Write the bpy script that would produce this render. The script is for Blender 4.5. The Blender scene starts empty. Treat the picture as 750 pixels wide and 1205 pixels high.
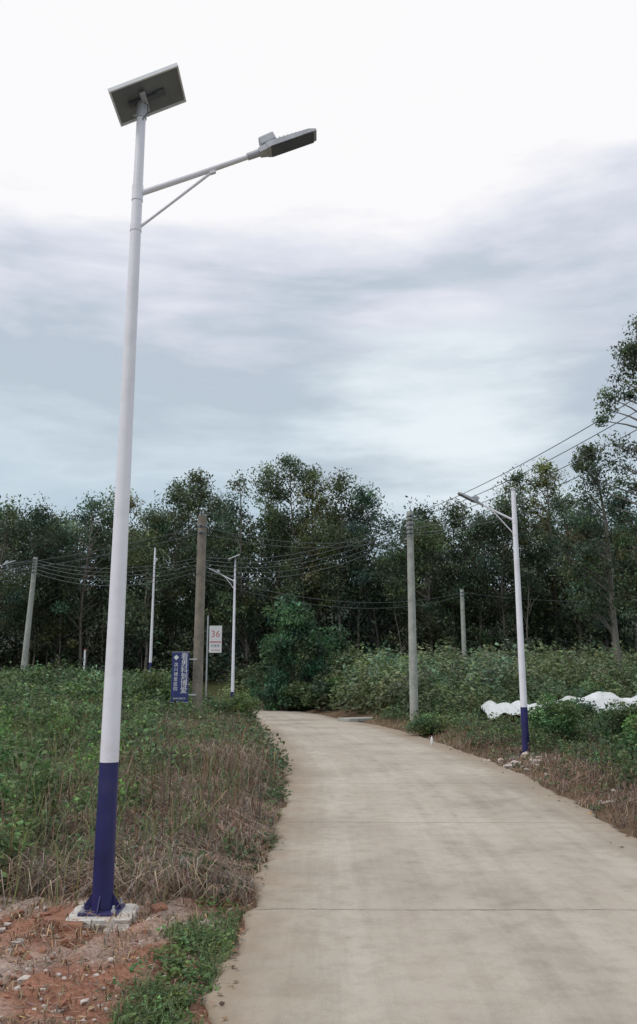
import bpy, bmesh, math, numpy as np
from mathutils import Vector, Matrix
R=np.random.default_rng(7)
S=bpy.context.scene
S.view_settings.view_transform='Standard'
S.view_settings.look='None'
S.view_settings.exposure=0
# ------------------------------------------------------------ helpers
def link(o,parent=None):
    S.collection.objects.link(o)
    if parent: o.parent=parent
    return o
def empty(name,loc=(0,0,0)):
    e=bpy.data.objects.new(name,None); e.location=loc; e.empty_display_size=.2
    return link(e)
def mesh_np(name,V,F,mat,cols=None,smooth=False,parent=None,uv=None):
    V=np.asarray(V,dtype=np.float32); F=np.asarray(F,dtype=np.int32)
    me=bpy.data.meshes.new(name); k=F.shape[1]
    me.vertices.add(len(V)); me.vertices.foreach_set('co',V.ravel())
    me.loops.add(F.size); me.loops.foreach_set('vertex_index',F.ravel())
    me.polygons.add(len(F))
    me.polygons.foreach_set('loop_start',np.arange(0,F.size,k,dtype=np.int32))
    me.polygons.foreach_set('loop_total',np.full(len(F),k,dtype=np.int32))
    me.polygons.foreach_set('use_smooth',np.full(len(F),smooth,dtype=bool))
    me.update(calc_edges=True)
    if cols is not None:
        a=me.color_attributes.new('Col','FLOAT_COLOR','POINT')
        c=np.ones((len(V),4),dtype=np.float32); c[:,:3]=cols
        a.data.foreach_set('color',c.ravel())
    if uv is not None:
        l=me.uv_layers.new(name='UVMap')
        l.data.foreach_set('uv',np.asarray(uv,dtype=np.float32)[F.ravel()].ravel())
    me.materials.append(mat)
    me.validate()
    return link(bpy.data.objects.new(name,me),parent)
class Buf:
    def __init__(s): s.V=[];s.F=[];s.C=[];s.n=0
    def add(s,V,F,C=None):
        s.V.append(V); s.F.append(F+s.n); s.n+=len(V)
        s.C.append(np.broadcast_to(np.array((1,1,1)) if C is None else C,(len(V),3)))
    def make(s,name,mat,smooth=False,parent=None):
        return mesh_np(name,np.concatenate(s.V),np.concatenate(s.F),mat,np.concatenate(s.C),smooth,parent)
def ss(a,b,x):
    t=np.clip((x-a)/(b-a),0,1); return t*t*(3-2*t)
def unit(v): return v/(np.linalg.norm(v,axis=-1,keepdims=True)+1e-9)
def leaves(buf,P,size,C,droop=0.0,flat=0.0,wr=.28):
    n=len(P); size=np.broadcast_to(size,(n,))
    a=R.normal(size=(n,3)); a[:,2]=a[:,2]*(1-flat)-droop; a=unit(a)
    b=np.cross(a,R.normal(size=(n,3))); b=unit(b)
    if flat>0:
        up=np.array([0,0,1.])+R.normal(size=(n,3))*(.9-.5*flat); b=unit(np.cross(a,up))
    nn=np.cross(a,b)
    l=size[:,None]*.5; w=(size*wr*R.uniform(.8,1.25,n))[:,None]
    V=np.stack([P-a*l,P+b*w+nn*w*.35,P+a*l,P-b*w+nn*w*.35],1).reshape(-1,3)
    F=np.arange(4*n).reshape(n,4)
    buf.add(V,F,np.repeat(np.broadcast_to(C,(n,3)),4,0))
def blades(buf,P,h,w,bend,C):
    n=len(P); th=R.uniform(0,2*np.pi,n); d=np.stack([np.cos(th),np.sin(th),0*th],1)
    s=np.stack([-np.sin(th),np.cos(th),0*th],1)
    h=np.broadcast_to(h,(n,))[:,None]; bend=np.broadcast_to(bend,(n,))[:,None]; w=np.broadcast_to(w,(n,))[:,None]
    z=np.array([0,0,1.])
    m=P+z*h*.6+d*h*bend*.3; t=P+z*h*(1-.45*bend)+d*h*bend*1.0
    V=np.stack([P-s*w,P+s*w,m-s*w*.8,m+s*w*.8,t-s*w*.15,t+s*w*.15],1).reshape(-1,3)
    i=np.arange(n)[:,None]*6
    F=np.concatenate([i+np.array([[0,1,3,2]]),i+np.array([[2,3,5,4]])])
    buf.add(V,F,np.repeat(np.broadcast_to(C,(n,3)),6,0))
def tube(buf,pts,rad,k=7,C=None):
    pts=np.asarray(pts,float); m=len(pts); rad=np.broadcast_to(rad,(m,))
    T=np.gradient(pts,axis=0); T=unit(T)
    ref=np.array([0.,0,1]) if abs(T[0][2])<.8 else np.array([1.,0,0])
    A=unit(np.cross(T,ref)); B=np.cross(T,A)
    an=np.linspace(0,2*np.pi,k,endpoint=False)
    V=(pts[:,None]+rad[:,None,None]*(A[:,None]*np.cos(an)[None,:,None]+B[:,None]*np.sin(an)[None,:,None])).reshape(-1,3)
    i=np.arange(m-1)[:,None]*k; j=np.arange(k)[None,:]; j2=(j+1)%k
    F=np.stack([i+j,i+j2,i+k+j2,i+k+j],-1).reshape(-1,4)
    buf.add(V,F,C)
# ------------------------------------------------------------ materials
def mat(name):
    m=bpy.data.materials.new(name); m.use_nodes=True
    nt=m.node_tree; return m,nt,nt.nodes['Principled BSDF']
def N(nt,t,**k):
    n=nt.nodes.new(t)
    for a,b in k.items(): setattr(n,a,b)
    return n
def noise(nt,scale,detail=5,vec=None,rough=.6):
    n=N(nt,'ShaderNodeTexNoise'); n.inputs['Scale'].default_value=scale; n.inputs['Detail'].default_value=detail; n.inputs['Roughness'].default_value=rough
    if vec is not None: nt.links.new(vec,n.inputs['Vector'])
    return n
def mixc(nt,fac,a,b,mode='MIX'):
    n=N(nt,'ShaderNodeMix',data_type='RGBA',blend_type=mode)
    for s,v in ((0,fac),(6,a),(7,b)):
        if isinstance(v,bpy.types.NodeSocket): nt.links.new(v,n.inputs[s])
        else: n.inputs[s].default_value=v if s==0 else (*v,1)
    return n.outputs[2]
def ramp(nt,fac,stops):
    n=N(nt,'ShaderNodeValToRGB'); e=n.color_ramp.elements
    while len(e)<len(stops): e.new(.5)
    for i,(p,c) in enumerate(stops):
        e[i].position=p; e[i].color=(*c,1) if len(c)==3 else c
    nt.links.new(fac,n.inputs[0]); return n.outputs[0]
def simple(name,col,rough=.6,metal=0,var=.15,scale=6,bump=.0,dirt=None):
    m,nt,b=mat(name); tc=N(nt,'ShaderNodeTexCoord')
    nz=noise(nt,scale,6,tc.outputs['Object'])
    c=ramp(nt,nz.outputs[0],[(.3,tuple(x*(1-var) for x in col)),(.7,tuple(min(1,x*(1+var)) for x in col))])
    if dirt:
        n2=noise(nt,scale*.7,8,tc.outputs['Object'],.7)
        f=ramp(nt,n2.outputs[0],[(.5,(0,0,0)),(.68,(1,1,1))])
        c=mixc(nt,f,c,dirt)
    nt.links.new(c,b.inputs['Base Color'])
    b.inputs['Roughness'].default_value=rough; b.inputs['Metallic'].default_value=metal
    if bump:
        bp=N(nt,'ShaderNodeBump'); bp.inputs['Strength'].default_value=bump; bp.inputs['Distance'].default_value=.02
        n3=noise(nt,scale*6,6,tc.outputs['Object']); nt.links.new(n3.outputs[0],bp.inputs['Height']); nt.links.new(bp.outputs[0],b.inputs['Normal'])
    return m
def leafmat(name,trans=.25):
    m,nt,b=mat(name); at=N(nt,'ShaderNodeAttribute',attribute_name='Col')
    b.inputs['Roughness'].default_value=.5; b.inputs['Specular IOR Level'].default_value=.35
    nt.links.new(at.outputs['Color'],b.inputs['Base Color'])
    if trans>0:
        t=N(nt,'ShaderNodeBsdfTranslucent'); nt.links.new(at.outputs['Color'],t.inputs['Color'])
        mx=N(nt,'ShaderNodeMixShader'); mx.inputs[0].default_value=trans
        nt.links.new(b.outputs[0],mx.inputs[1]); nt.links.new(t.outputs[0],mx.inputs[2])
        nt.links.new(mx.outputs[0],nt.nodes['Material Output'].inputs[0])
    return m
M_leaf=leafmat('leaf',.3); M_dry=leafmat('dry_grass',.15); M_bark=leafmat('bark',0)
M_white=simple('white_paint',(.80,.79,.86),.35,0,.04,3,dirt=(.70,.68,.71))
M_blue=simple('blue_paint',(.018,.018,.105),.4,0,.3,4,dirt=(.045,.038,.11))
M_galv=simple('galvanised',(.42,.43,.46),.45,.3,.15,8)
M_dark=simple('dark_grey_metal',(.10,.11,.13),.45,.3,.2,8)
M_conc=simple('pole_concrete',(.36,.37,.34),.85,0,.22,5,.4,dirt=(.24,.25,.22))
M_old=simple('weathered_pole',(.22,.19,.155),.9,0,.25,5,.5,dirt=(.13,.12,.10))
M_wire=simple('cable',(.09,.105,.11),.6)
M_plinth=simple('plinth_cement',(.60,.58,.55),.9,0,.15,7,.8,dirt=(.33,.22,.16))
M_brick=simple('red_brick',(.30,.14,.09),.9,0,.3,9,.8)
M_rock=simple('pale_stone',(.52,.46,.43),.9,0,.25,8,.8,dirt=(.3,.2,.16))
M_signb=simple('sign_blue',(.025,.035,.15),.4,0,.1,3)
M_signw=simple('sign_white',(.7,.7,.72),.5,0,.05,3)
M_red=simple('sign_red',(.5,.12,.12),.5)
M_sheet=simple('plastic_film',(.58,.61,.63),.4,0,.16,2,.8,dirt=(.36,.38,.34))
M_pan,nt,b=mat('solar_cells'); b.inputs['Roughness'].default_value=.12
tc=N(nt,'ShaderNodeTexCoord'); bk=N(nt,'ShaderNodeTexBrick'); bk.offset=0; bk.inputs['Scale'].default_value=8; bk.inputs['Mortar Size'].default_value=.012
bk.inputs['Color1'].default_value=(.012,.02,.07,1); bk.inputs['Color2'].default_value=(.016,.024,.08,1); bk.inputs['Mortar'].default_value=(.3,.32,.35,1)
nt.links.new(tc.outputs['Object'],bk.inputs[0]); nt.links.new(bk.outputs[0],b.inputs['Base Color'])
M_back=simple('panel_backsheet',(.18,.195,.21),.6,0,.2,4)
M_alu=simple('aluminium_frame',(.72,.73,.75),.35,.2,.08,5)
# ------------------------------------------------------------ road course
RC=np.array([(1.42,-8,1.98),(1.42,0,1.98),(1.43,4.4,1.98),(1.47,9.3,1.95),(1.55,13,2.05),(1.52,16,2.15),(1.28,19.2,2.25),(1.1,21.1,2.3),(.75,24.75,2.35),(.05,30.6,2.35),(-1.05,36.6,2.0),(-2.0,42,1.9),(-3.9,46.6,1.9),(-8,50,1.9),(-14,51.8,1.9),(-30,54,1.9),(-80,56,1.9)],float)
def catmull(P,k=12):
    out=[]
    Q=np.vstack([2*P[0]-P[1],P,2*P[-1]-P[-2]])
    for i in range(1,len(Q)-2):
        for t in np.linspace(0,1,k,endpoint=False):
            a,b_,c,d=Q[i-1],Q[i],Q[i+1],Q[i+2]
            out.append(.5*((2*b_)+(-a+c)*t+(2*a-5*b_+4*c-d)*t*t+(-a+3*b_-3*c+d)*t**3))
    out.append(P[-1]); return np.array(out)
RD=catmull(RC,10)
def road_d(x,y):
    x=np.asarray(x,float);y=np.asarray(y,float)
    best=np.full(x.shape,1e9); side=np.zeros(x.shape)
    for i in range(len(RD)-1):
        ax,ay,ah=RD[i];bx,by,bh=RD[i+1]
        dx,dy=bx-ax,by-ay;L=dx*dx+dy*dy
        t=np.clip(((x-ax)*dx+(y-ay)*dy)/L,0,1)
        d=np.hypot(x-ax-t*dx,y-ay-t*dy)-(ah+(bh-ah)*t)
        s=np.where(dx*(y-ay)-dy*(x-ax)>0,-1,1)
        m=d<best; best=np.where(m,d,best); side=np.where(m,s,side)
    return best,side
def wob(x,y):
    return (np.sin(x*1.7+y*.6)*np.sin(y*1.3-x*.4)+.6*np.sin(x*4.1+1.3)*np.sin(y*3.7+.5)+.3*np.sin(x*9.3+y*2)*np.sin(y*8.1-x*3))
def H(x,y,full=False):
    x=np.asarray(x,float);y=np.asarray(y,float)
    d,s=road_d(x,y)
    L=1.35*ss(10,40,y)*ss(.4,5,d)+.16*ss(.1,.9,d)*ss(6.5,9,y)
    Rr=(.55*ss(14,30,y)+.9*ss(32,52,y))*ss(.5,4,d)+.10*ss(.1,.8,d)
    h=np.where(s<0,L,Rr)
    far=ss(55,300,np.hypot(x,y))*3
    h=h+far+wob(x,y)*(.035*ss(.1,1.5,d)+.1*ss(3,12,d)*ss(18,30,y))
    h=h-.05*(1-ss(0,.5,d))-.10*(1-ss(-.35,-.1,d))
    return (h,d,s) if full else h
def build_road():
    n=len(RD); T=unit(np.gradient(RD[:,:2],axis=0)); Nn=np.stack([T[:,1],-T[:,0]],1)
    s=np.concatenate([[0],np.cumsum(np.hypot(*np.diff(RD[:,:2],axis=0).T))])
    q=np.arange(0,s[-1],.1); 
    X=np.interp(q,s,RD[:,0]);Y=np.interp(q,s,RD[:,1]);W=np.interp(q,s,RD[:,2]);nx=np.interp(q,s,Nn[:,0]);ny=np.interp(q,s,Nn[:,1])
    cols=np.array([-1,-1,-.97,-.7,-.35,0,.35,.7,.97,1,1]); k=len(cols)
    V=[];U=[]
    jag=.035*np.sin(q*2.3)+.03*np.sin(q*5.1+1)+.022*np.sin(q*11.7)+.012*np.sin(q*23)+R.normal(0,.012,len(q))
    jag2=.035*np.sin(q*1.9+2)+.025*np.sin(q*6.3)+.015*np.sin(q*17)+R.normal(0,.010,len(q))
    for i in range(k):
        off=cols[i]*W+(jag if i<3 else 0)+(jag2 if i>7 else 0)
        z=np.zeros_like(q)
        if i in(0,k-1): z-=.16
        if i in(1,k-2): z-=.018
        V.append(np.stack([X+nx*off,Y+ny*off,z],1)); U.append(np.stack([off,q],1))
    V=np.stack(V,1).reshape(-1,3);U=np.stack(U,1).reshape(-1,2)
    i=np.arange(len(q)-1)[:,None]*k; j=np.arange(k-1)[None]
    F=np.stack([i+j,i+j+1,i+k+j+1,i+k+j],-1).reshape(-1,4)
    m,nt,b=mat('road_concrete'); uv=N(nt,'ShaderNodeTexCoord')
    O=uv.outputs['Object']; UV=uv.outputs['UV']
    n1=noise(nt,.55,6,O,.6); n2=noise(nt,4,9,O,.75); n3=noise(nt,110,3,O)
    c=ramp(nt,n1.outputs[0],[(.3,(.35,.315,.27)),(.5,(.475,.43,.37)),(.72,(.57,.52,.455))])
    c2=ramp(nt,n2.outputs[0],[(.25,(.68,.66,.64)),(.54,(1,1,1)),(.8,(1.0,1.0,1.0))])
    c=mixc(nt,.85,c,c2,'MULTIPLY')
    c3=ramp(nt,n3.outputs[0],[(.3,(.82,.82,.82)),(.7,(1.04,1.04,1.04))]); c=mixc(nt,.85,c,c3,'MULTIPLY')
    mp=N(nt,'ShaderNodeMapping'); mp.inputs['Scale'].default_value=(3.2,.16,1); nt.links.new(UV,mp.inputs[0])
    n4=noise(nt,1.1,5,mp.outputs[0],.65); c4=ramp(nt,n4.outputs[0],[(.32,(.76,.74,.72)),(.56,(1,1,1))]); c=mixc(nt,.7,c,c4,'MULTIPLY')
    sx=N(nt,'ShaderNodeSeparateXYZ'); nt.links.new(UV,sx.inputs[0])
    ab=N(nt,'ShaderNodeMath',operation='ABSOLUTE'); nt.links.new(sx.outputs[0],ab.inputs[0])
    n5=noise(nt,2.2,8,O,.75)
    ad=N(nt,'ShaderNodeMath',operation='MULTIPLY_ADD'); nt.links.new(n5.outputs[0],ad.inputs[0]); ad.inputs[1].default_value=1.7; nt.links.new(ab.outputs[0],ad.inputs[2])
    mr=N(nt,'ShaderNodeMapRange'); mr.inputs[1].default_value=2.2; mr.inputs[2].default_value=2.85; mr.inputs[4].default_value=.75; nt.links.new(ad.outputs[0],mr.inputs[0])
    c=mixc(nt,mr.outputs[0],c,(.27,.21,.155))
    n8=noise(nt,1.1,10,O,.8); st=ramp(nt,n8.outputs[0],[(.52,(0,0,0)),(.66,(.6,.6,.6))]); c=mixc(nt,st,c,(.31,.265,.215))
    wt=N(nt,'ShaderNodeMath',operation='PINGPONG'); wt.inputs[1].default_value=.85
    ab2=N(nt,'ShaderNodeMath',operation='ADD'); nt.links.new(ab.outputs[0],ab2.inputs[0]); ab2.inputs[1].default_value=0.05; nt.links.new(ab2.outputs[0],wt.inputs[0])
    wn=N(nt,'ShaderNodeMath',operation='MULTIPLY'); nt.links.new(wt.outputs[0],wn.inputs[0]); nt.links.new(n4.outputs[0],wn.inputs[1])
    wr=N(nt,'ShaderNodeMapRange',interpolation_type='SMOOTHSTEP'); wr.inputs[1].default_value=.22; wr.inputs[2].default_value=.48; wr.inputs[4].default_value=.3; nt.links.new(wn.outputs[0],wr.inputs[0])
    c=mixc(nt,wr.outputs[0],c,(.36,.31,.26))
    n6=noise(nt,3,6,O,.75)
    y=N(nt,'ShaderNodeMath',operation='MULTIPLY_ADD'); nt.links.new(n6.outputs[0],y.inputs[0]); y.inputs[1].default_value=.11; nt.links.new(sx.outputs[1],y.inputs[2])
    y2=N(nt,'ShaderNodeMath',operation='ADD'); nt.links.new(y.outputs[0],y2.inputs[0]); y2.inputs[1].default_value=3.75*4-14.505
    pp=N(nt,'ShaderNodeMath',operation='PINGPONG'); nt.links.new(y2.outputs[0],pp.inputs[0]); pp.inputs[1].default_value=1.875
    j1=N(nt,'ShaderNodeMapRange'); j1.inputs[1].default_value=.006; j1.inputs[2].default_value=.018; j1.inputs[3].default_value=.75; j1.inputs[4].default_value=0; nt.links.new(pp.outputs[0],j1.inputs[0])
    j2=N(nt,'ShaderNodeMath',operation='MULTIPLY'); nt.links.new(j1.outputs[0],j2.inputs[0])
    jr=N(nt,'ShaderNodeMapRange'); jr.inputs[1].default_value=.40; jr.inputs[2].default_value=.54; jr.inputs[3].default_value=.2; nt.links.new(n2.outputs[0],jr.inputs[0]); nt.links.new(jr.outputs[0],j2.inputs[1])
    c=mixc(nt,j2.outputs[0],c,(.10,.08,.06))
    nt.links.new(c,b.inputs['Base Color']); b.inputs['Roughness'].default_value=.85; b.inputs['Specular IOR Level'].default_value=.25
    bp=N(nt,'ShaderNodeBump'); bp.inputs['Strength'].default_value=.5; bp.inputs['Distance'].default_value=.01
    nt.links.new(n3.outputs[0],bp.inputs['Height']); nt.links.new(bp.outputs[0],b.inputs['Normal'])
    mesh_np('concrete_road',V,F,m,None,True,None,U)
build_road()
def build_ground():
    def grad(parts): return np.concatenate([np.arange(a,b_,st) for a,b_,st in parts])
    xs=grad([(-400,-60,20),(-60,-20,2.5),(-20,-6,.5),(-6,7,.09),(7,24,.5),(24,60,2.5),(60,401,20)])
    ys=grad([(-60,-4,4),(-4,3.6,.4),(3.6,20,.09),(20,62,.4),(62,100,3),(100,700,25)])
    X,Y=np.meshgrid(xs,ys); x=X.ravel();y=Y.ravel()
    z,d,s=H(x,y,True)
    red=np.exp(-(((x+1.8)/1.8)**2+((y-5.4)/2.0)**2)**2)
    red=np.maximum(red,(s<0)*ss(4.6,3.5,y)*.4)
    rn=R.normal(0,.016,len(x)); z=z+(rn+.03*np.sin(x*13+y*5)*np.sin(y*11-x*4))*red*(d>.05)
    bank=ss(2.3,.9,d+.3*wob(x,y))*(d>-.3)
    base=np.array([.07,.08,.035]); br=np.array([.22,.15,.105]); rd=np.array([.42,.21,.145]); gy=np.array([.60,.49,.44])
    c=base+(br-base)*bank[:,None]*.85
    g=ss(-.8,.4,wob(x*1.3+2,y*1.3)+1.0*ss(-1.6,-2.6,x))*ss(.3,.8,np.hypot(x+1.7,y-6.0))
    rc=rd+(gy-rd)*g[:,None]
    c=c+(rc-c)*red[:,None]
    nx=len(xs); i=np.arange(len(ys)-1)[:,None]*nx;j=np.arange(nx-1)[None]
    F=np.stack([i+j,i+j+1,i+nx+j+1,i+nx+j],-1).reshape(-1,4)
    m,nt,b=mat('earth'); at=N(nt,'ShaderNodeAttribute',attribute_name='Col'); tc=N(nt,'ShaderNodeTexCoord')
    n1=noise(nt,7,8,tc.outputs['Object'],.75); n2=noise(nt,45,5,tc.outputs['Object'],.7)
    a=ramp(nt,n1.outputs[0],[(.3,(.55,.5,.48)),(.52,(1,1,1)),(.72,(1.3,1.3,1.3))]); c1=mixc(nt,1,at.outputs['Color'],a,'MULTIPLY')
    a2=ramp(nt,n2.outputs[0],[(.35,(.6,.58,.55)),(.6,(1.1,1.1,1.1))]); c1=mixc(nt,1,c1,a2,'MULTIPLY')
    nt.links.new(c1,b.inputs['Base Color']); b.inputs['Roughness'].default_value=.95; b.inputs['Specular IOR Level'].default_value=.15
    bp=N(nt,'ShaderNodeBump'); bp.inputs['Strength'].default_value=.9; bp.inputs['Distance'].default_value=.04
    nt.links.new(n2.outputs[0],bp.inputs['Height']); nt.links.new(bp.outputs[0],b.inputs['Normal'])
    mesh_np('ground',np.stack([x,y,z],1),F,m,c,True)
build_ground()
# ------------------------------------------------------------ hard-surface helpers
def box(name,size,loc,mt,parent,rot=(0,0,0),bev=.004):
    bm=bmesh.new(); bmesh.ops.create_cube(bm,size=1)
    for v in bm.verts: v.co=Vector((v.co.x*size[0],v.co.y*size[1],v.co.z*size[2]))
    if bev: bmesh.ops.bevel(bm,geom=bm.edges[:],offset=bev,segments=2,affect='EDGES',profile=.5)
    me=bpy.data.meshes.new(name); bm.to_mesh(me); bm.free(); me.materials.append(mt)
    o=bpy.data.objects.new(name,me); o.location=loc; o.rotation_euler=rot; return link(o,parent)
def rod(name,pts,rad,mt,parent,k=24,cap=True):
    b=Buf(); pts=np.array(pts,float); rad=np.broadcast_to(rad,(len(pts),)).astype(float)
    if cap:
        t0=unit(pts[0]-pts[1]);t1=unit(pts[-1]-pts[-2])
        pts=np.vstack([pts[0]+t0*.001,pts,pts[-1]+t1*.001]); rad=np.concatenate([[.0005],rad,[.0005]])
    tube(b,pts,rad,k); 
    o=b.make(name,mt,True,parent)
    m=o.modifiers.new('es','EDGE_SPLIT'); m.split_angle=math.radians(40); return o
def street_lamp(x,y,z0,ztop,zarm,L,rise,brace=True,yaw=0,panel=(.62,.42,24,0),r0=.074,r1=.037,blue=1.0,k=24,head=.56):
    e=empty('solar_street_lamp',(x,y,z0)); e.rotation_euler=(0,0,yaw); Ht=ztop-z0; A=zarm-z0
    rr=lambda z: r0+(r1-r0)*z/Ht
    rod('pole_blue_base',[(0,0,.02),(0,0,blue)],[rr(0),rr(blue)],M_blue,e,k)
    rod('pole_white_shaft',[(0,0,blue+.001),(0,0,Ht*.5),(0,0,Ht)],[rr(blue)-.0005,rr(Ht*.5),r1],M_white,e,k)
    box('base_plate',(.27,.27,.018),(0,0,.009),M_blue,e)
    for i in range(4):
        a=math.pi/4+i*math.pi/2
        bm=bmesh.new(); vs=[bm.verts.new(p) for p in [(r0-.01,-.004,.019),(r0+.06,-.004,.019),(r0+.055,-.004,.035),(r0-.012,-.004,.13)]]
        f=bm.faces.new(vs); ex=bmesh.ops.extrude_face_region(bm,geom=[f])
        for v in ex['geom']:
            if isinstance(v,bmesh.types.BMVert): v.co.y+=.008
        bmesh.ops.recalc_face_normals(bm,faces=bm.faces[:])
        me=bpy.data.meshes.new('gusset'); bm.to_mesh(me); bm.free(); me.materials.append(M_blue)
        g=bpy.data.objects.new('gusset_%d'%(i+1),me); g.rotation_euler=(0,0,i*math.pi/2); link(g,e)
        rod('bolt_%d'%(i+1),[(.15*math.cos(a),.15*math.sin(a),0),(.15*math.cos(a),.15*math.sin(a),.06)],.009,M_galv,e,8)
        rod('nut_%d'%(i+1),[(.15*math.cos(a),.15*math.sin(a),.019),(.15*math.cos(a),.15*math.sin(a),.034)],.017,M_galv,e,6)
    sl=rise/L; al=L-head
    ang=math.atan2(rise,L)
    pts=[(.02,0,A),(al*.5,0,A+sl*al*.5-.008),(al,0,A+sl*al)]
    rod('arm',pts,[.025,.023,.021],M_white,e,16)
    rod('arm_collar',[(0,0,A-.07),(0,0,A+.07)],rr(A)+.005,M_white,e,k)
    if brace:
        zb=A-.32; xb=al*.64
        rod('arm_brace',[(.02,0,zb),(xb,0,A+sl*xb-.03)],.012,M_white,e,10)
        box('brace_lug',(.05,.03,.05),(xb,0,A+sl*xb-.024),M_white,e,(0,-ang,0))
        rod('brace_collar',[(0,0,zb-.03),(0,0,zb+.03)],rr(zb)+.004,M_white,e,k)
    h=bpy.data.objects.new('lamp_head',None); h.location=(al,0,A+sl*al); h.rotation_euler=(0,-ang,0); link(h,e)
    rod('socket',[(-.06,0,0),(.09,0,.005)],[.03,.034],M_galv,h,16)
    def slab(name,secs,mt):
        V=[];F=[]
        for (xx,w,zt,zb_) in secs:
            V+= [(xx,-w,zb_),(xx,w,zb_),(xx,w,zt-.008),(xx,w-.012,zt),(xx,-w+.012,zt),(xx,-w,zt-.008)]
        n=len(secs)
        for i in range(n-1):
            for j in range(6): F.append((i*6+j,i*6+(j+1)%6,(i+1)*6+(j+1)%6,(i+1)*6+j))
        me=bpy.data.meshes.new(name); me.from_pydata(V,[],F+[tuple(range(6))[::-1],tuple(range((n-1)*6,n*6))]); 
        me.materials.append(mt); return link(bpy.data.objects.new(name,me),h)
    slab('head_neck',[(.05,.04,.032,-.02),(.12,.06,.036,-.022)],M_galv)
    slab('head_body',[(.121,.066,.036,-.024),(.16,.078,.036,-.024),(.50,.08,.026,-.018),(head,.068,.014,-.012)],M_galv)
    slab('led_lens',[(.15,.066,-.0255,-.032),(.53,.066,-.019,-.026)],M_dark)
    for i in range(7): box('cooling_fin_%d'%(i+1),(.006,.12,.016),(.25+.035*i,0,.041-.0012*i*2),M_galv,h,bev=0)
    box('sensor_box',(.14,.10,.075),(.15,0,.082),M_galv,h,(0,-.1,0),.01)
    if panel:
        pw,pl,tilt,py=panel
        p=bpy.data.objects.new('solar_panel',None); p.location=(.055,-.02,Ht+.09); p.rotation_euler=(0,-math.radians(tilt),0); link(p,e)
        box('panel_backsheet',(pw-.03,pl-.03,.004),(0,0,-.004),M_back,p,bev=0)
        box('panel_cells',(pw-.03,pl-.03,.004),(0,0,.012),M_pan,p,bev=0)
        for i,(sx,sy,lx,ly) in enumerate([(pw,.016,0,pl/2),(pw,.016,0,-pl/2),(.016,pl-.016,pw/2-.008,0),(.016,pl-.016,-pw/2+.008,0)]):
            box('frame_%d'%(i+1),(sx,sy,.035),(lx,ly,0),M_alu,p,bev=.002)
        box('junction_box',(.09,.07,.02),(.10,0,-.017),M_dark,p)
        box('mount_channel',(.26,.05,.03),(-.05,0,-.023),M_dark,p)
        box('mount_crossbar',(.05,pl*.55,.02),(-.05,0,-.049),M_galv,p)
        rod('mount_stub',[(0,0,Ht-.12),(0,0,Ht+.05)],r1+.008,M_galv,e,k)
        for i,s_ in enumerate((-1,1)):
            rod('clamp_bolt_%d'%(i+1),[(s_*(r1+.005),0,Ht-.09),(s_*(r1+.03),0,Ht-.09)],.008,M_galv,e,8)
        rod('panel_cable',[(.0,-.03,Ht+.04),(.06,-.04,Ht-.02),(.06,-.05,Ht-.10),(.02,-.04,Ht-.16)],.004,M_wire,e,6)
    else:
        rod('pole_cap',[(0,0,Ht+.001),(0,0,Ht+.02)],[r1+.006,r1+.004],M_galv,e,k)
    return e
zg=.07
L1=street_lamp(-1.515,6.15,zg,6.47,5.64,1.53,.575)
bm=bmesh.new(); bmesh.ops.create_cube(bm,size=1)
bmesh.ops.subdivide_edges(bm,edges=bm.edges[:],cuts=6,use_grid_fill=True)
for v in bm.verts:
    v.co=Vector((v.co.x*.44,v.co.y*.42,v.co.z*.17)); 
    if v.co.z<.08: v.co+=Vector(R.normal(0,.006,3))
    if abs(v.co.x)>.2 and abs(v.co.y)>.19: v.co*=.96
me=bpy.data.meshes.new('lamp_plinth'); bm.to_mesh(me); bm.free(); me.materials.append(M_plinth)
o=bpy.data.objects.new('lamp_plinth',me); o.location=(-1.50,6.13,-.017); o.rotation_euler=(0,0,.06); link(o)
def gz(x,y): return float(H(np.array([x]),np.array([y]))[0])
street_lamp(4.36,17.8,gz(4.36,17.8),5.8,5.13,1.3,.66,yaw=math.pi,panel=None,k=16,r0=.08,r1=.05)
street_lamp(-3.5,34,gz(-3.5,34),6.62,5.7,1.15,.55,yaw=math.pi+.1,panel=(.5,.4,-24,0),k=12)
street_lamp(-7.7,38,gz(-7.7,38),7.75,6.9,1.3,.55,yaw=math.pi/2+.15,panel=None,k=12)
street_lamp(-15.9,38,gz(-15.9,38),7.6,6.6,1.7,.55,yaw=.0,panel=(.6,.45,24,0),k=12)
def upole(x,y,ztop,r0,r1,mt,attach,lean=0):
    z0=gz(x,y)-.1; e=empty('utility_pole',(x,y,z0)); Ht=ztop-z0
    rod('shaft',[(0,0,0),(lean*.5,0,Ht*.5),(lean,0,Ht)],[r0,(r0+r1)/2,r1],mt,e,16)
    for i,z in enumerate(attach):
        zz=z-z0; xx=lean*zz/Ht
        rod('bracket_%d'%(i+1),[(xx,0,zz),(xx-.0,-r1-.1,zz)],.012,M_dark,e,6)
        rod('insulator_%d'%(i+1),[(xx,-r1-.1,zz-.05),(xx,-r1-.1,zz-.02),(xx,-r1-.1,zz),(xx,-r1-.1,zz+.02),(xx,-r1-.1,zz+.05)],[.025,.045,.025,.045,.025],M_dark,e,8)
        rod('band_%d'%(i+1),[(xx,0,zz-.025),(xx,0,zz+.025)],r1+(r0-r1)*(1-zz/Ht)+.006,M_dark,e,16)
    return e
P1z=[7.65,7.5,7.32,7.15,7.0]; P0z=[8.75,8.45,8.0,7.5,6.9]
upole(3.42,30,7.85,.16,.12,M_conc,P1z)
upole(9.2,12,8.95,.16,.12,M_conc,P0z)
P2z=[6.85,6.72,6.58,6.42,6.25]; P3z=[8.2,8.05,7.9,7.7,7.5]
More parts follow.
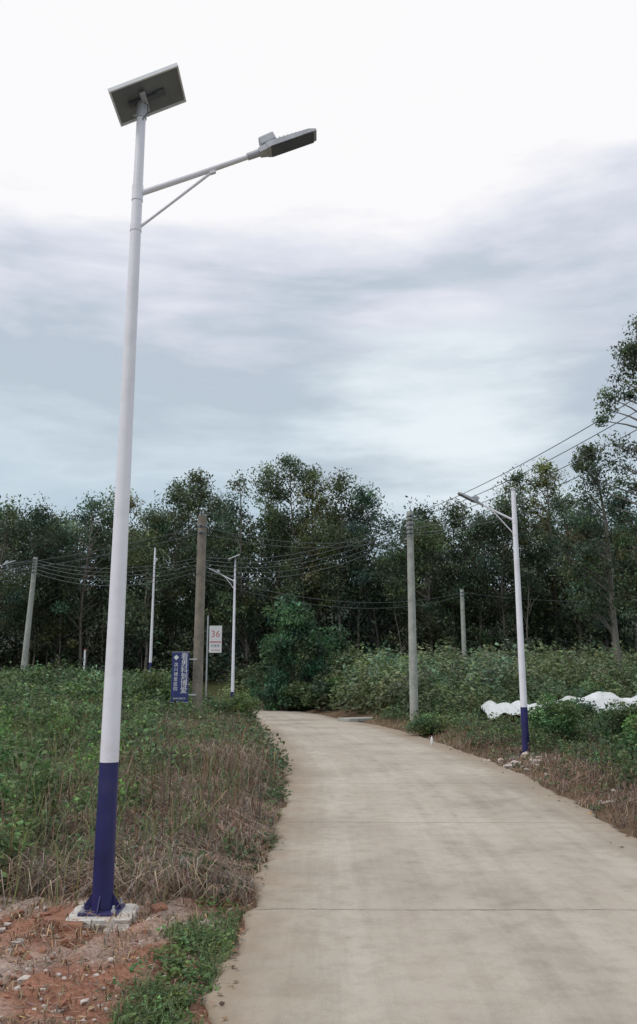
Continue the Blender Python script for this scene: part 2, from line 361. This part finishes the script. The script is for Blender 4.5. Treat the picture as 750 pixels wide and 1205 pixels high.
upole(-5.0,35,8.1,.14,.11,M_conc,P2z)
upole(-3.5,24.1,6.5,.15,.125,M_old,[6.15,5.95])
upole(-16,45,8.35,.17,.12,M_conc,P3z,lean=.25)
upole(8.8,50,7.1,.15,.12,M_conc,[6.9,6.7])
upole(-25,45,8.4,.15,.12,M_conc,[8.1,7.8])
def wire(a,b_,sag,r=.011):
    a=np.array(a,float);b_=np.array(b_,float);t=np.linspace(0,1,28)[:,None]
    p=a+(b_-a)*t; p[:,2]-=(4*sag*t*(1-t))[:,0]; tube(WB,p,r*.8,5)
WB=Buf()
for i in range(5):
    wire((9.2,11.8,P0z[i]),(3.42,29.8,P1z[i]),.45+.07*i,.014)
    wire((3.42,29.8,P1z[i]),(-5.0,34.8,P2z[i]),.62+.06*i,.014)
    wire((-5,34.8,P2z[i]),(-16+.25,44.8,P3z[i]),.5+.05*i,.016)
    wire((-16+.25,44.8,P3z[i]),(-40,60,P3z[i]+1),.6,.018)
for i,(z1,z2) in enumerate([(6.15,8.1),(5.95,7.8)]):
    wire((-3.5,23.95,z1),(-25,44.8,z2),.75,.013); wire((-3.5,23.95,z1),(3.42,29.8,7.0-.1*i),.45,.011)
wire((-5,34.8,6.1),(8.8,49.8,6.9),.9,.014); wire((-5,34.8,5.9),(8.8,49.8,6.7),1.0,.014)
wire((8.8,49.8,6.9),(30,56,8),.8,.014)
wire((4.36,17.8,5.5),(3.42,29.8,6.95),.25,.009)
WB.make('power_lines',M_wire,True)
def text(body,size,loc,mt,parent,rot=(math.pi/2,0,0),name='text'):
    c=bpy.data.curves.new(name,'FONT'); c.body=body; c.size=size; c.align_x='CENTER'; c.align_y='CENTER'; c.extrude=.001; c.materials.append(mt)
    c.resolution_u=2
    o=bpy.data.objects.new(name,c); o.location=loc; o.rotation_euler=rot; return link(o,parent)
e=empty('hospital_advertising_sign',(-3.965,23.85,1.74))
box('board',(.49,.02,1.40),(0,0,0),M_signb,e,bev=.003)
for i,d_ in enumerate([.707,-.707]): box('rim_%d'%(i+1),(.52,.026,.014),(0,0,d_),M_galv,e,bev=0)
box('strap_top',(.55,.03,.04),(.2,.03,.5),M_galv,e); box('strap_bottom',(.55,.03,.04),(.2,.03,-.5),M_galv,e)
for i,ch in enumerate('看男科到博爱'): text(ch,.21,(.115,-.0115,.57-.19*i),M_signw,e,name='large_character_%d'%(i+1))
for i,ch in enumerate('滨川博爱医院'): text(ch,.125,(-.125,-.0115,.34-.135*i),M_signw,e,name='small_character_%d'%(i+1))
text('0668-2288120',.06,(0,-.0115,-.60),M_signw,e,name='phone_number')
rod('logo_ring',[(-.125,-.0105,.55),(-.125,-.0145,.55)],.075,M_signw,e,4)
e=empty('route_sign',(-4.62,37,3.45))
box('board',(.56,.03,1.2),(0,0,0),M_signw,e)
text('36',.42,(0,-.017,.22),M_red,e,name='number'); text('农家乐',.14,(0,-.017,-.3),M_dark,e,name='caption')
box('red_band',(.5,.004,.05),(0,-.0185,-.12),M_red,e,bev=0); box('red_rule',(.4,.004,.025),(0,-.0185,-.48),M_red,e,bev=0)
rod('post',[(-.36,0,-3.0),(-.36,0,1.05)],.035,M_galv,e,10)
box('arm_top',(.3,.03,.03),(-.2,0.03,.5),M_galv,e); box('arm_bottom',(.3,.03,.03),(-.2,0.03,-.5),M_galv,e)
e=empty('marker_post',(-12.7,45,gz(-12.7,45)-.1)); rod('shaft',[(0,0,0),(0,0,1.9)],.05,M_white,e,10); rod('cap',[(0,0,1.901),(0,0,1.95)],[.06,.03],M_red,e,10)
e=empty('marker_post',(-14.3,46,gz(-14.3,46)-.1)); rod('shaft',[(0,0,0),(0,0,1.1)],.06,M_white,e,10); rod('cap',[(0,0,1.101),(0,0,1.15)],[.07,.03],M_galv,e,10)
box('culvert_slab',(1.7,.9,.14),(1.75,34.8,.06),M_conc,None,(0,0,.5),.02)
e=empty('plastic_bottle',(2.95,22.0,0)); e.location=(2.95,22.0,.0)
rod('body',[(0,0,0),(0,0,.02),(0,0,.16),(0,0,.2),(0,0,.215)],[.03,.036,.036,.015,.014],M_signw,e,12); rod('cap',[(0,0,.216),(0,0,.235)],.016,M_red,e,10)
u=np.linspace(0,1,150);v=np.linspace(-1,1,44);U,Vv=np.meshgrid(u,v,indexing='ij')
cx=5.1+U*7; cy=26.0-U*2.0+Vv*(.8+.3*np.sin(U*9)); 
hh=(1-np.abs(Vv)**2.2)*(.14+.12*ss(.1,.4,U)+.62*ss(.5,.8,U)+.13*np.sin(U*15+1)+.09*np.sin(U*41+Vv*3))+.06*np.sin(U*60+Vv*9)*np.cos(Vv*13)+.045*np.sin(U*110+Vv*17)
z=H(cx.ravel(),cy.ravel()).reshape(cx.shape)+hh+.25
i=np.arange(149)[:,None]*44;j=np.arange(43)[None]
mesh_np('plastic_sheeting',np.stack([cx,cy,z],-1).reshape(-1,3),np.stack([i+j,i+j+1,i+44+j+1,i+44+j],-1).reshape(-1,4),M_sheet,None,True)
def stones(name,items,mt):
    bm=bmesh.new()
    for (x,y,s,fl) in items:
        g=bmesh.ops.create_icosphere(bm,subdivisions=2 if s>.03 else 1,radius=1)
        th=R.uniform(0,6); c,sn=math.cos(th),math.sin(th); k=R.uniform(.6,1.3)
        ph=R.uniform(0,6,3); z=gz(x,y)
        for vv in g['verts']:
            p=vv.co; f=1+.22*math.sin(p.x*3+ph[0])+.18*math.sin(p.y*4+ph[1])+.15*math.sin(p.z*5+ph[2])+R.normal(0,.05)
            a,b_,h_=p.x*s*f,p.y*s*k*f,p.z*s*fl*f
            vv.co=Vector((x+a*c-b_*sn,y+a*sn+b_*c,z+h_+s*fl*.35))
    me=bpy.data.meshes.new(name); bm.to_mesh(me); bm.free(); me.materials.append(mt); return link(bpy.data.objects.new(name,me))
it=[(-.80,6.95,.085,.6),(-.88,7.05,.05,.6),(-1.35,7.7,.06,.6),(-1.45,7.8,.05,.7),(-.95,7.2,.04,.6)]
for _ in range(650):
    x=R.normal(-1.95,.75);y=R.uniform(4.2,6.8)
    if road_d(x,y)[0]>.12: it.append((x,y,abs(R.normal(.005,.009))+.005,.6))
for _ in range(26): 
    a=R.uniform(0,6.28); it.append((-1.5+.32*math.cos(a),6.13+.3*math.sin(a),R.uniform(.015,.04),.6))
for _ in range(24): it.append((4.2+R.normal(0,.45),17.3+R.normal(0,.6),R.uniform(.03,.11),.6))
for _ in range(16): it.append((R.uniform(3.8,5.4),R.uniform(11,16.5),R.uniform(.02,.06),.6))
stones('stone_rubble',it,M_rock)
it=[(R.normal(-1.95,.6),R.uniform(4.6,6.6),R.uniform(.008,.035),.7) for _ in range(150)]
stones('red_soil_clods',it,M_brick)
e=empty('broken_bricks',(0,0,0))
for i,(x,y,a,b_) in enumerate([(-1.80,6.02,.3,.0),(-1.76,6.2,1.2,.1),(-1.64,5.86,.1,-.1),(-1.15,6.35,.5,.1)]):
    box('brick_%d'%(i+1),(.15 if i<3 else .10,.10,.055),(x,y,gz(x,y)+.03),M_brick,e,(b_,.08*(-1)**i,a),.012)
# ------------------------------------------------------------ vegetation
def greens(n,base,var=.25):
    b=np.array(base)*np.exp(R.normal(0,var,n))[:,None]
    b=b*(1+R.normal(0,.08,(n,3)))
    # some plants yellowish, some bluish
    h=R.normal(0,.10,n)[:,None]; b=b*(1+h*np.array([1.0,.2,-1.0]))
    return np.clip(b,0.004,.6)
def clumps(buf,cx,cy,rad,ht,n,size,base,flat=.35,droop=0,zoff=0,var=.25,stem=None):
    m=len(cx); g=H(cx,cy)
    rad=np.broadcast_to(rad,(m,));ht=np.broadcast_to(ht,(m,))
    cc=greens(m,base,var)
    idx=np.repeat(np.arange(m),n); k=len(idx)
    r=np.sqrt(R.uniform(0,1,k))*rad[idx]; a=R.uniform(0,6.283,k)
    ph=R.uniform(0,6,m)[idx]; r*=1+.25*np.sin(3*a+ph)
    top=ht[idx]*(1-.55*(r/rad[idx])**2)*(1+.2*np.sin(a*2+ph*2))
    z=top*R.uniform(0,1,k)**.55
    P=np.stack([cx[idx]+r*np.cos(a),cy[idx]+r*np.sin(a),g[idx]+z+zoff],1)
    C=cc[idx]*np.exp(R.normal(0,.18,k))[:,None]*(.75+.4*(z/ht[idx]))[:,None]  # leaf colour darkened toward the plant's foot, a mild painted shade
    leaves(buf,P,size*R.uniform(.6,1.35,k),C,droop,flat)
    if stem: 
        blades(buf,np.stack([cx[idx][::9]+r[::9]*.5*np.cos(a[::9]),cy[idx][::9]+r[::9]*.5*np.sin(a[::9]),g[idx][::9]],1),ht[idx][::9]*1.0,stem,.3,cc[idx][::9]*.7)
G1=(.115,.185,.072); G2=(.095,.15,.064); G3=(.14,.185,.10)
def samp(n,x0,x1,y0,y1,side,dmin,dmax=99,extra=None):
    x=R.uniform(x0,x1,n);y=R.uniform(y0,y1,n); d,s=road_d(x,y)
    k=(s==side)&(d>dmin)&(d<dmax)
    k&=np.abs(x)<y*.47+2.0
    if extra is not None: k&=extra(x,y,d)
    return x[k],y[k],d[k]
B=Buf()
lim=lambda x,y,d:(y>6.7+.55*(x+2.3)+.25*np.sin(x*5))&((d+.5*wob(x,y)>2.0)|(y>17))
big=lambda x,y:np.clip(.9+.45*np.sin(x*1.9+1.1*np.sin(y*.9))*np.sin(y*1.35+x*.5)+.25*np.sin(x*4.3+2)*np.sin(y*3.1),.3,1.7)
x,y,d=samp(4800,-9,-1.4,5.6,13,-1,1.2,99,lim)
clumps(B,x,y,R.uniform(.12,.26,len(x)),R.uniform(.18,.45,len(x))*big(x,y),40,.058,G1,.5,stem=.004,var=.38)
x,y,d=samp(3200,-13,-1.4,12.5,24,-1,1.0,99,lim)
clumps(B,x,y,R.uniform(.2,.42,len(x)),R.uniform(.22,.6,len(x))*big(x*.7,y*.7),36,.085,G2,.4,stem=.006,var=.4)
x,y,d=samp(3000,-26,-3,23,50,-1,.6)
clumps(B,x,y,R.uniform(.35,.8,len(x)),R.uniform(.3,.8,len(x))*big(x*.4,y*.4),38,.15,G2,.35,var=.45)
x,y,d=samp(170,-8,-2.6,7.4,20,-1,2.4,99,lim)
clumps(B,x,y,.3,R.uniform(.4,.8,len(x)),120,.085,(.11,.20,.066),.4,stem=.006)
x,y,d=samp(6500,-9,-.6,6.3,24,-1,.5)
z=H(x,y); blades(B,np.stack([x,y,z],1),R.uniform(.25,.8,len(x)),.0045,R.uniform(.2,.9,len(x)),greens(len(x),(.16,.19,.085)))
x,y,d=samp(5500,-9,-1.8,7,24,-1,1.6)
z=H(x,y); blades(B,np.stack([x,y,z],1),R.uniform(.3,.8,len(x)),.0035,R.uniform(.2,1.3,len(x)),greens(len(x),(.26,.195,.125)))
B.make('meadow_weeds',M_leaf)
B=Buf()
def fg(n,x0,x1,y0,y1,h,dm=.02,th=-.35):
    x=R.uniform(x0,x1,n);y=R.uniform(y0,y1,n);d,s=road_d(x,y);k=(d>dm)&(wob(x*1.5,y*1.5)>th)
    x,y=x[k],y[k]; z=H(x,y); blades(B,np.stack([x,y,z],1),R.uniform(.4,1,len(x))*h,.0035,R.uniform(.3,1.1,len(x)),greens(len(x),(.12,.175,.07)))
fg(2600,-1.0,-.5,4.3,5.9,.12,.02,-.1); fg(1500,-.9,-.5,5.6,7.3,.10,.02,-.1); fg(500,-3.0,-1.9,3.6,4.4,.10)
fg(500,-2.2,-.9,4.3,5.6,.08,.02,.3)
x=np.concatenate([R.normal(-.8,.12,60),R.normal(-.7,.1,40)]);y=np.concatenate([R.uniform(4.3,5.9,60),R.uniform(5.5,7.2,40)]);d,_=road_d(x,y);k=d>.03
clumps(B,x[k],y[k],.08,.08,24,.035,(.12,.19,.07),.6)
x,y,d=samp(900,-4,-.5,7,30,-1,.02,1.9)
clumps(B,x,y,.15,R.uniform(.1,.3,len(x)),26,.055,G2,.4)
x,y,d=samp(600,-5,-.5,15,33,-1,.1,2.5)
clumps(B,x,y,.3,R.uniform(.3,.65,len(x)),45,.09,G2,.4)
B.make('roadside_grass',M_leaf)
B=Buf()
def dry(n,x0,x1,y0,y1,side,d0,d1,h,base):
    x,y,d=samp(n,x0,x1,y0,y1,side,d0,d1)
    pat=.8+.45*wob(x*.9,y*.9); z=H(x,y)
    hh=R.uniform(.3,1,len(x))*h*np.clip(pat,.35,1.5)*np.clip(.35+d*.8,.3,1)
    C=greens(len(x),base,.42)*(.75+.35*ss(-.8,.8,wob(x*1.2+4,y*1.1)))[:,None]; blades(B,np.stack([x,y,z],1),hh,.0034+.00012*y,R.uniform(.5,1.9,len(x)),C)
dry(30000,-3.8,-.4,6.7,14,-1,.03,2.6,.42,(.28,.205,.155))
dry(10000,-4.4,-.5,13,22,-1,.03,2.6,.7,(.265,.195,.145))
dry(4500,-6,-.5,21,34,-1,.03,2.6,.8,(.24,.19,.12))
dry(16000,3,7,8,22,1,.04,2.0,.36,(.26,.18,.135))
dry(6000,2,8,20,34,1,.04,2.0,.5,(.22,.18,.11))
dry(1800,-2.6,-.6,4.3,6.8,-1,.1,2.3,.12,(.28,.20,.13))
x,y,d=samp(1800,-4,-.5,7.5,26,-1,.2,2.6); z=H(x,y)
blades(B,np.stack([x,y,z],1),R.uniform(.4,1.0,len(x)),.005,R.uniform(.1,1.4,len(x)),greens(len(x),(.17,.11,.08),.35))
x,y,d=samp(700,3,7,9,24,1,.4,2.6); z=H(x,y)
blades(B,np.stack([x,y,z],1),R.uniform(.3,.8,len(x)),.005,R.uniform(.1,1.2,len(x)),greens(len(x),(.17,.10,.075),.3))
x=R.uniform(-3.2,-.45,5200);y=R.uniform(4,9,5200);d,s=road_d(x,y);k=(d>.0);x,y=x[k],y[k]
P=np.stack([x,y,H(x,y)+.012],1); leaves(B,P,R.uniform(.03,.12,len(x)),greens(len(x),(.30,.21,.15),.4),0,.97,.035)
x=R.uniform(-3.2,-.45,1500);y=R.uniform(4,8,1500);d,s=road_d(x,y);k=(d>-.25);x,y=x[k],y[k]
P=np.stack([x,y,np.maximum(H(x,y),np.where(road_d(x,y)[0]<.03,0,-1))+.014],1); leaves(B,P,R.uniform(.02,.05,len(x)),greens(len(x),(.20,.12,.07),.5),0,.95,.3)
x=R.uniform(2.6,3.9,700);y=R.uniform(7,22,700);d,s=road_d(x,y);k=(d>-.45)&(d<.0)&(R.uniform(0,1,700)<np.exp(d*5)); x,y=x[k],y[k]
leaves(B,np.stack([x,y,0*x+.014],1),R.uniform(.03,.08,len(x)),greens(len(x),(.20,.13,.08),.5),0,.95,.2)
B.make('dry_grass',M_dry)
B=Buf()
x,y,d=samp(1500,3.2,12,8,22,1,.9)
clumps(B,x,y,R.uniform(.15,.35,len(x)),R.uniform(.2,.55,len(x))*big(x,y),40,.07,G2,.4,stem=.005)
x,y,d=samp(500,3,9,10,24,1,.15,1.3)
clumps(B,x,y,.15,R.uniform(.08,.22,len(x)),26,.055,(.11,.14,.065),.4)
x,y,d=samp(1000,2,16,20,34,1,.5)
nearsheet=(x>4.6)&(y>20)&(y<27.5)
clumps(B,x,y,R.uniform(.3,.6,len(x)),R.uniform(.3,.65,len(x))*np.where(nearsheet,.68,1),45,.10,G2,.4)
B.make('verge_weeds',M_leaf)
def bush(name,x,y,r,h,n,size,col):
    B=Buf(); m=max(6,int(n/160))
    a=R.uniform(0,6.28,m);q=np.sqrt(R.uniform(0,1,m))*r*.75
    cz=h*R.uniform(.25,.85,m)*(1-.35*(q/r)**2); z0=gz(x,y); cc=greens(m,col,.25)
    for i in range(m):
        c=np.array([x+q[i]*math.cos(a[i]),y+q[i]*math.sin(a[i]),z0+cz[i]]); k=160
        P=c+unit(R.normal(size=(k,3)))*(R.uniform(.2,1,k)**.5)[:,None]*r*.36*np.array([1,1,.75])
        P[:,2]=np.maximum(P[:,2],z0+.03)
        leaves(B,P,size*R.uniform(.6,1.3,k),cc[i]*np.exp(R.normal(0,.2,k))[:,None],.1,.45)
    TB=Buf()
    for i in range(0,m,2):
        c=np.array([x+q[i]*math.cos(a[i]),y+q[i]*math.sin(a[i]),z0+cz[i]]); tube(TB,[(x,y,z0-.05),((x+c[0])/2,(y+c[1])/2,z0+cz[i]*.6),c],[.02,.014,.006],5,(.10,.08,.06))
    e=empty(name,(0,0,0)); B.make('foliage',M_leaf,False,e); TB.make('stems',M_bark,True,e)
bush('roadside_bush',5.35,19,.65,1.35,5200,.08,(.115,.205,.075))
bush('roadside_bush',6.5,17.6,.75,1.15,5200,.08,(.09,.15,.06))
bush('roadside_bush',6.0,15.0,.75,1.15,5200,.075,(.09,.16,.06))
bush('roadside_bush',5.3,12.6,.5,.65,3200,.06,(.10,.17,.06))
bush('roadside_bush',8.3,19.5,.8,.95,5200,.085,(.10,.17,.07))
bush('roadside_bush',6.9,22.8,.7,.75,3600,.085,(.09,.15,.06))
bush('roadside_bush',-2.6,26.5,.9,1.1,5000,.09,(.09,.15,.055))
bush('roadside_bush',-5.2,27,1.1,1.2,5500,.10,(.085,.14,.052))
bush('roadside_bush',3.3,25.8,.7,.6,3500,.08,(.09,.14,.055))
bush('roadside_bush',.6,43.5,1.4,1.9,6500,.2,(.10,.145,.065))
bush('roadside_bush',-1.0,45.8,1.3,1.6,6500,.2,(.09,.14,.06))
B=Buf()
x,y,d=samp(430,-3.5,30,34,54,1,.9)
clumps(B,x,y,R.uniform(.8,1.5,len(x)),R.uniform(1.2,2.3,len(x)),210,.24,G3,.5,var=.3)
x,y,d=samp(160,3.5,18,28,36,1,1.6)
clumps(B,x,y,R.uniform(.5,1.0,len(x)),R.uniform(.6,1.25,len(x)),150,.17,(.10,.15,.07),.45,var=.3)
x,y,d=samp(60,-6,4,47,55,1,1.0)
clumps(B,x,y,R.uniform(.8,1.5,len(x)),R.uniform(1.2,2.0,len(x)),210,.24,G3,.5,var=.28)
B.make('cassava_shrubs',M_leaf)
# ------------------------------------------------------------ trees
def tree(LB,TB,x,y,ht,cr,cb,ncl,nl,ls,col,droop=.5,clr=.9,tr=.14,bark=(.17,.15,.13),z0=None):
    z0=gz(x,y)-.1 if z0 is None else z0
    lean=R.normal(0,.6,2)
    zz=np.linspace(0,1,7); tp=np.stack([x+lean[0]*zz**1.5+.15*np.sin(zz*7+x),y+lean[1]*zz**1.5,z0+zz*ht*.95],1)
    tube(TB,tp,tr*(1-zz*.85),6,bark)
    col=np.array(col)*(1+R.normal(0,.12)*np.array([1.2,.3,-.8]))
    cc=greens(ncl,col,.34)
    u=R.uniform(0,1,ncl); u[:2]=[.98,.93]
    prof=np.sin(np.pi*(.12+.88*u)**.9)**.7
    pref=R.uniform(0,6.283,5)
    for i in range(ncl):
        a=pref[i%5]+R.normal(0,.6); rr_=cr*prof[i]*math.sqrt(R.uniform(.05,1))*R.uniform(.7,1.2)
        h_=cb+(1-cb)*u[i]; tc=np.array([np.interp(h_*.95,zz,tp[:,0]),np.interp(h_*.95,zz,tp[:,1]),z0+ht*h_*.97-.2])
        c=tc+np.array([rr_*math.cos(a),rr_*math.sin(a),R.normal(0,.2)])
        b0=tc-np.array([0,0,min(1.4,rr_*.8+.3)])
        if rr_>.5: tube(TB,[b0,(b0+c)/2+np.array([0,0,.1]),c],[tr*.32,tr*.2,tr*.08],4,bark)
        k=int(nl*R.uniform(.6,1.3)); s_=clr*R.uniform(.55,1.25)
        P=c+unit(R.normal(size=(k,3)))*(R.uniform(0,1,k)**.75)[:,None]*np.array([s_,s_,s_*.75])*1.1
        tone=np.exp(R.normal(0,.25,k))[:,None]  # random tone per leaf
        leaves(LB,P,ls*R.uniform(.5,1.3,k),cc[i]*tone*(.8+.4*u[i]),droop,0,.2)
E=empty('distant_trees'); LB=Buf();TB=Buf()
front=[(-30,14.5),(-27,14.3),(-24,14.9),(-21,15),(-19,14.2),(-17.3,15.6),(-14.5,15.9),(-12.6,14.3),(-10.6,16.7),(-8.6,17.3),(-7,15.5),(-5.3,17.3),(-3.6,18.0),(-1.9,18.9),(0,18.1),(1.6,17),(3.0,16.6),(4.6,12.4),(6.8,14.0),(8.2,13.4),(9.6,14.7),(11.6,14.3),(13.4,14.9),(15.5,17.6),(17.3,18.4),(19.0,16),(21,15.4),(23,16),(26,17),(29,18),(33,17)]
FC=(.078,.11,.062)  # forest leaf colour, lightened and blued to carry distance haze
for (x,t) in front:
    y=60+R.uniform(-2.5,2.5); f=y/60; z=1.65+(t-1.65)*f; g=gz(x*f,y)
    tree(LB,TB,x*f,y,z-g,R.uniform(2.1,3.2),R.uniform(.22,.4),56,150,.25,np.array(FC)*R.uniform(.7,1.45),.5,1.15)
for r_,(yy,nn,lo,hi) in enumerate([(65,34,12,14.6),(72,30,12.5,15.2)]):
    for i in range(nn):
        x=-34*yy/60+ (68*yy/60)*(i+R.uniform(.2,.8))/nn; y=yy+R.uniform(-2.5,2.5)
        dip=1.0 if not (4<x*60/yy<6) else .8
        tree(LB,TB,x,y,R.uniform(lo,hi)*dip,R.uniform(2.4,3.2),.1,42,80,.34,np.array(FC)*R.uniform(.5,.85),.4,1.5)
x=R.uniform(-36,38,260);y=R.uniform(55,72,260); d,_=road_d(x,y);k=d>2;x,y=x[k],y[k]
clumps(LB,x,y,R.uniform(1,2,len(x)),R.uniform(1.2,4.5,len(x)),140,.32,(.05,.07,.04),.3,var=.4)  # undergrowth leaves coloured dark, painting the gloom between trunks
for i in range(46):
    x=R.uniform(-32,34);y=R.uniform(56,62)
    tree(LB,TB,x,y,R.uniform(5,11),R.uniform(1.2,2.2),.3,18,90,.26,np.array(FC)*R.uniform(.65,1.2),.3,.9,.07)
LB.make('crowns',M_leaf,False,E); TB.make('trunks',M_bark,True,E)
E=empty('mango_tree'); LB=Buf();TB=Buf()
tree(LB,TB,-1.5,47,6.4,2.0,.12,56,190,.25,(.085,.145,.065),.7,.75,.13)
tree(LB,TB,-2.9,47.6,4.2,1.4,.1,20,150,.25,(.08,.13,.06),.7,.75,.1); tree(LB,TB,.3,47.6,4.0,1.4,.1,20,150,.25,(.075,.13,.056),.7,.75,.1)
LB.make('crown',M_leaf,False,E); TB.make('trunk',M_bark,True,E)
for (x,y,t,cr,n) in [(16.7,40,20.8,3.0,105),(15.7,43,15.2,2.2,42)]:
    E=empty('eucalyptus_tree'); LB=Buf();TB=Buf(); g=gz(x,y)
    tree(LB,TB,x,y,t-g,cr,.28,n,190,.2,(.07,.10,.056),.7,.8,.2); LB.make('crown',M_leaf,False,E); TB.make('trunk',M_bark,True,E)
xs=np.linspace(-160,160,161);ys=np.linspace(88,150,24);X,Y=np.meshgrid(xs,ys);x=X.ravel();y=Y.ravel()
z=H(x,y)+14.0*np.sin(np.clip((y-88)/50,0,1)*np.pi/2)*(1+.10*np.sin(x*.09)+.06*np.sin(x*.31+1))+R.normal(0,.5,len(x))-1
i=np.arange(23)[:,None]*161;j=np.arange(160)[None]
M_backing=simple('dark_gap_backing',(.035,.05,.034),.95,0,.5,.5,.8)  # added dark backing behind the trees, blocks sky between trunks
mesh_np('forest_gap_backing',np.stack([x,y,z],1),np.stack([i+j,i+j+1,i+162+j,i+161+j],-1).reshape(-1,4),M_backing,None,False)
# ------------------------------------------------------------ sky and light
w=bpy.data.worlds.new('World'); S.world=w; w.use_nodes=True; nt=w.node_tree; nt.nodes.clear()
out=N(nt,'ShaderNodeOutputWorld'); EL,AZ=math.radians(52),math.radians(-115)
sk=N(nt,'ShaderNodeTexSky',sky_type='NISHITA'); sk.sun_disc=False; sk.sun_elevation=EL; sk.sun_rotation=AZ
bg1=N(nt,'ShaderNodeBackground'); bg1.inputs[1].default_value=.05; nt.links.new(sk.outputs[0],bg1.inputs[0])
tc=N(nt,'ShaderNodeTexCoord'); D=tc.outputs['Generated']
sp=N(nt,'ShaderNodeSeparateXYZ'); nt.links.new(D,sp.inputs[0])
mp=N(nt,'ShaderNodeMapping'); mp.inputs['Scale'].default_value=(1.6,1.6,6.5); mp.inputs['Rotation'].default_value=(0,.14,0); mp.inputs['Location'].default_value=(.35,.2,.6); nt.links.new(D,mp.inputs[0])
n1=noise(nt,1.5,6,mp.outputs[0],.5); n1.inputs['Distortion'].default_value=.5
n2=noise(nt,3.2,7,mp.outputs[0],.55)
def math_(op,a,b_,c=None):
    m=N(nt,'ShaderNodeMath',operation=op)
    for i,v in enumerate((a,b_,c)):
        if v is None: continue
        if isinstance(v,bpy.types.NodeSocket): nt.links.new(v,m.inputs[i])
        else: m.inputs[i].default_value=v
    return m.outputs[0]
f=math_('MULTIPLY_ADD',n1.outputs[0],.42,sp.outputs[2]); f=math_('MULTIPLY_ADD',n2.outputs[0],.22,f); f=math_('SUBTRACT',f,.32)
f=math_('MULTIPLY_ADD',sp.outputs[0],-.10,f)
col=ramp(nt,f,[(.0,(.60,.71,.79)),(.17,(.50,.62,.71)),(.25,(.62,.72,.80)),(.31,(.51,.60,.68)),(.38,(.52,.59,.68)),(.46,(.74,.77,.86)),(.55,(.99,.98,1.0)),(.8,(1,1,1))])
vd=N(nt,'ShaderNodeVectorMath',operation='DISTANCE'); nt.links.new(D,vd.inputs[0]); vd.inputs[1].default_value=(.16,.935,.30)
n3=math_('MULTIPLY_ADD',n2.outputs[0],.36,vd.outputs['Value'])
mr=N(nt,'ShaderNodeMapRange',interpolation_type='SMOOTHSTEP'); mr.inputs[1].default_value=.18; mr.inputs[2].default_value=.38; mr.inputs[3].default_value=.9; mr.inputs[4].default_value=0; nt.links.new(n3,mr.inputs[0])
col=mixc(nt,mr.outputs[0],col,(.86,.93,.97))
bg2=N(nt,'ShaderNodeBackground'); bg2.inputs[1].default_value=1.04; nt.links.new(col,bg2.inputs[0])
ad=N(nt,'ShaderNodeMixShader'); ad.inputs[0].default_value=.93
nt.links.new(bg1.outputs[0],ad.inputs[1]); nt.links.new(bg2.outputs[0],ad.inputs[2]); nt.links.new(ad.outputs[0],out.inputs[0])
sl=bpy.data.lights.new('sun','SUN'); sl.energy=1.25; sl.angle=math.radians(16); sl.color=(1,.97,.93)
so=bpy.data.objects.new('sun',sl); link(so)
dirv=Vector((math.sin(AZ)*math.cos(EL),math.cos(AZ)*math.cos(EL),math.sin(EL)))
so.rotation_euler=dirv.to_track_quat('Z','Y').to_euler()
cd=bpy.data.cameras.new('camera'); cam=bpy.data.objects.new('camera',cd); link(cam)
cam.location=(0,0,1.65); cam.rotation_euler=(math.radians(90+11.65),0,0)
cd.sensor_fit='VERTICAL'; cd.sensor_height=36; cd.lens=28.68; cd.clip_end=2000; cd.clip_start=.05
S.camera=cam
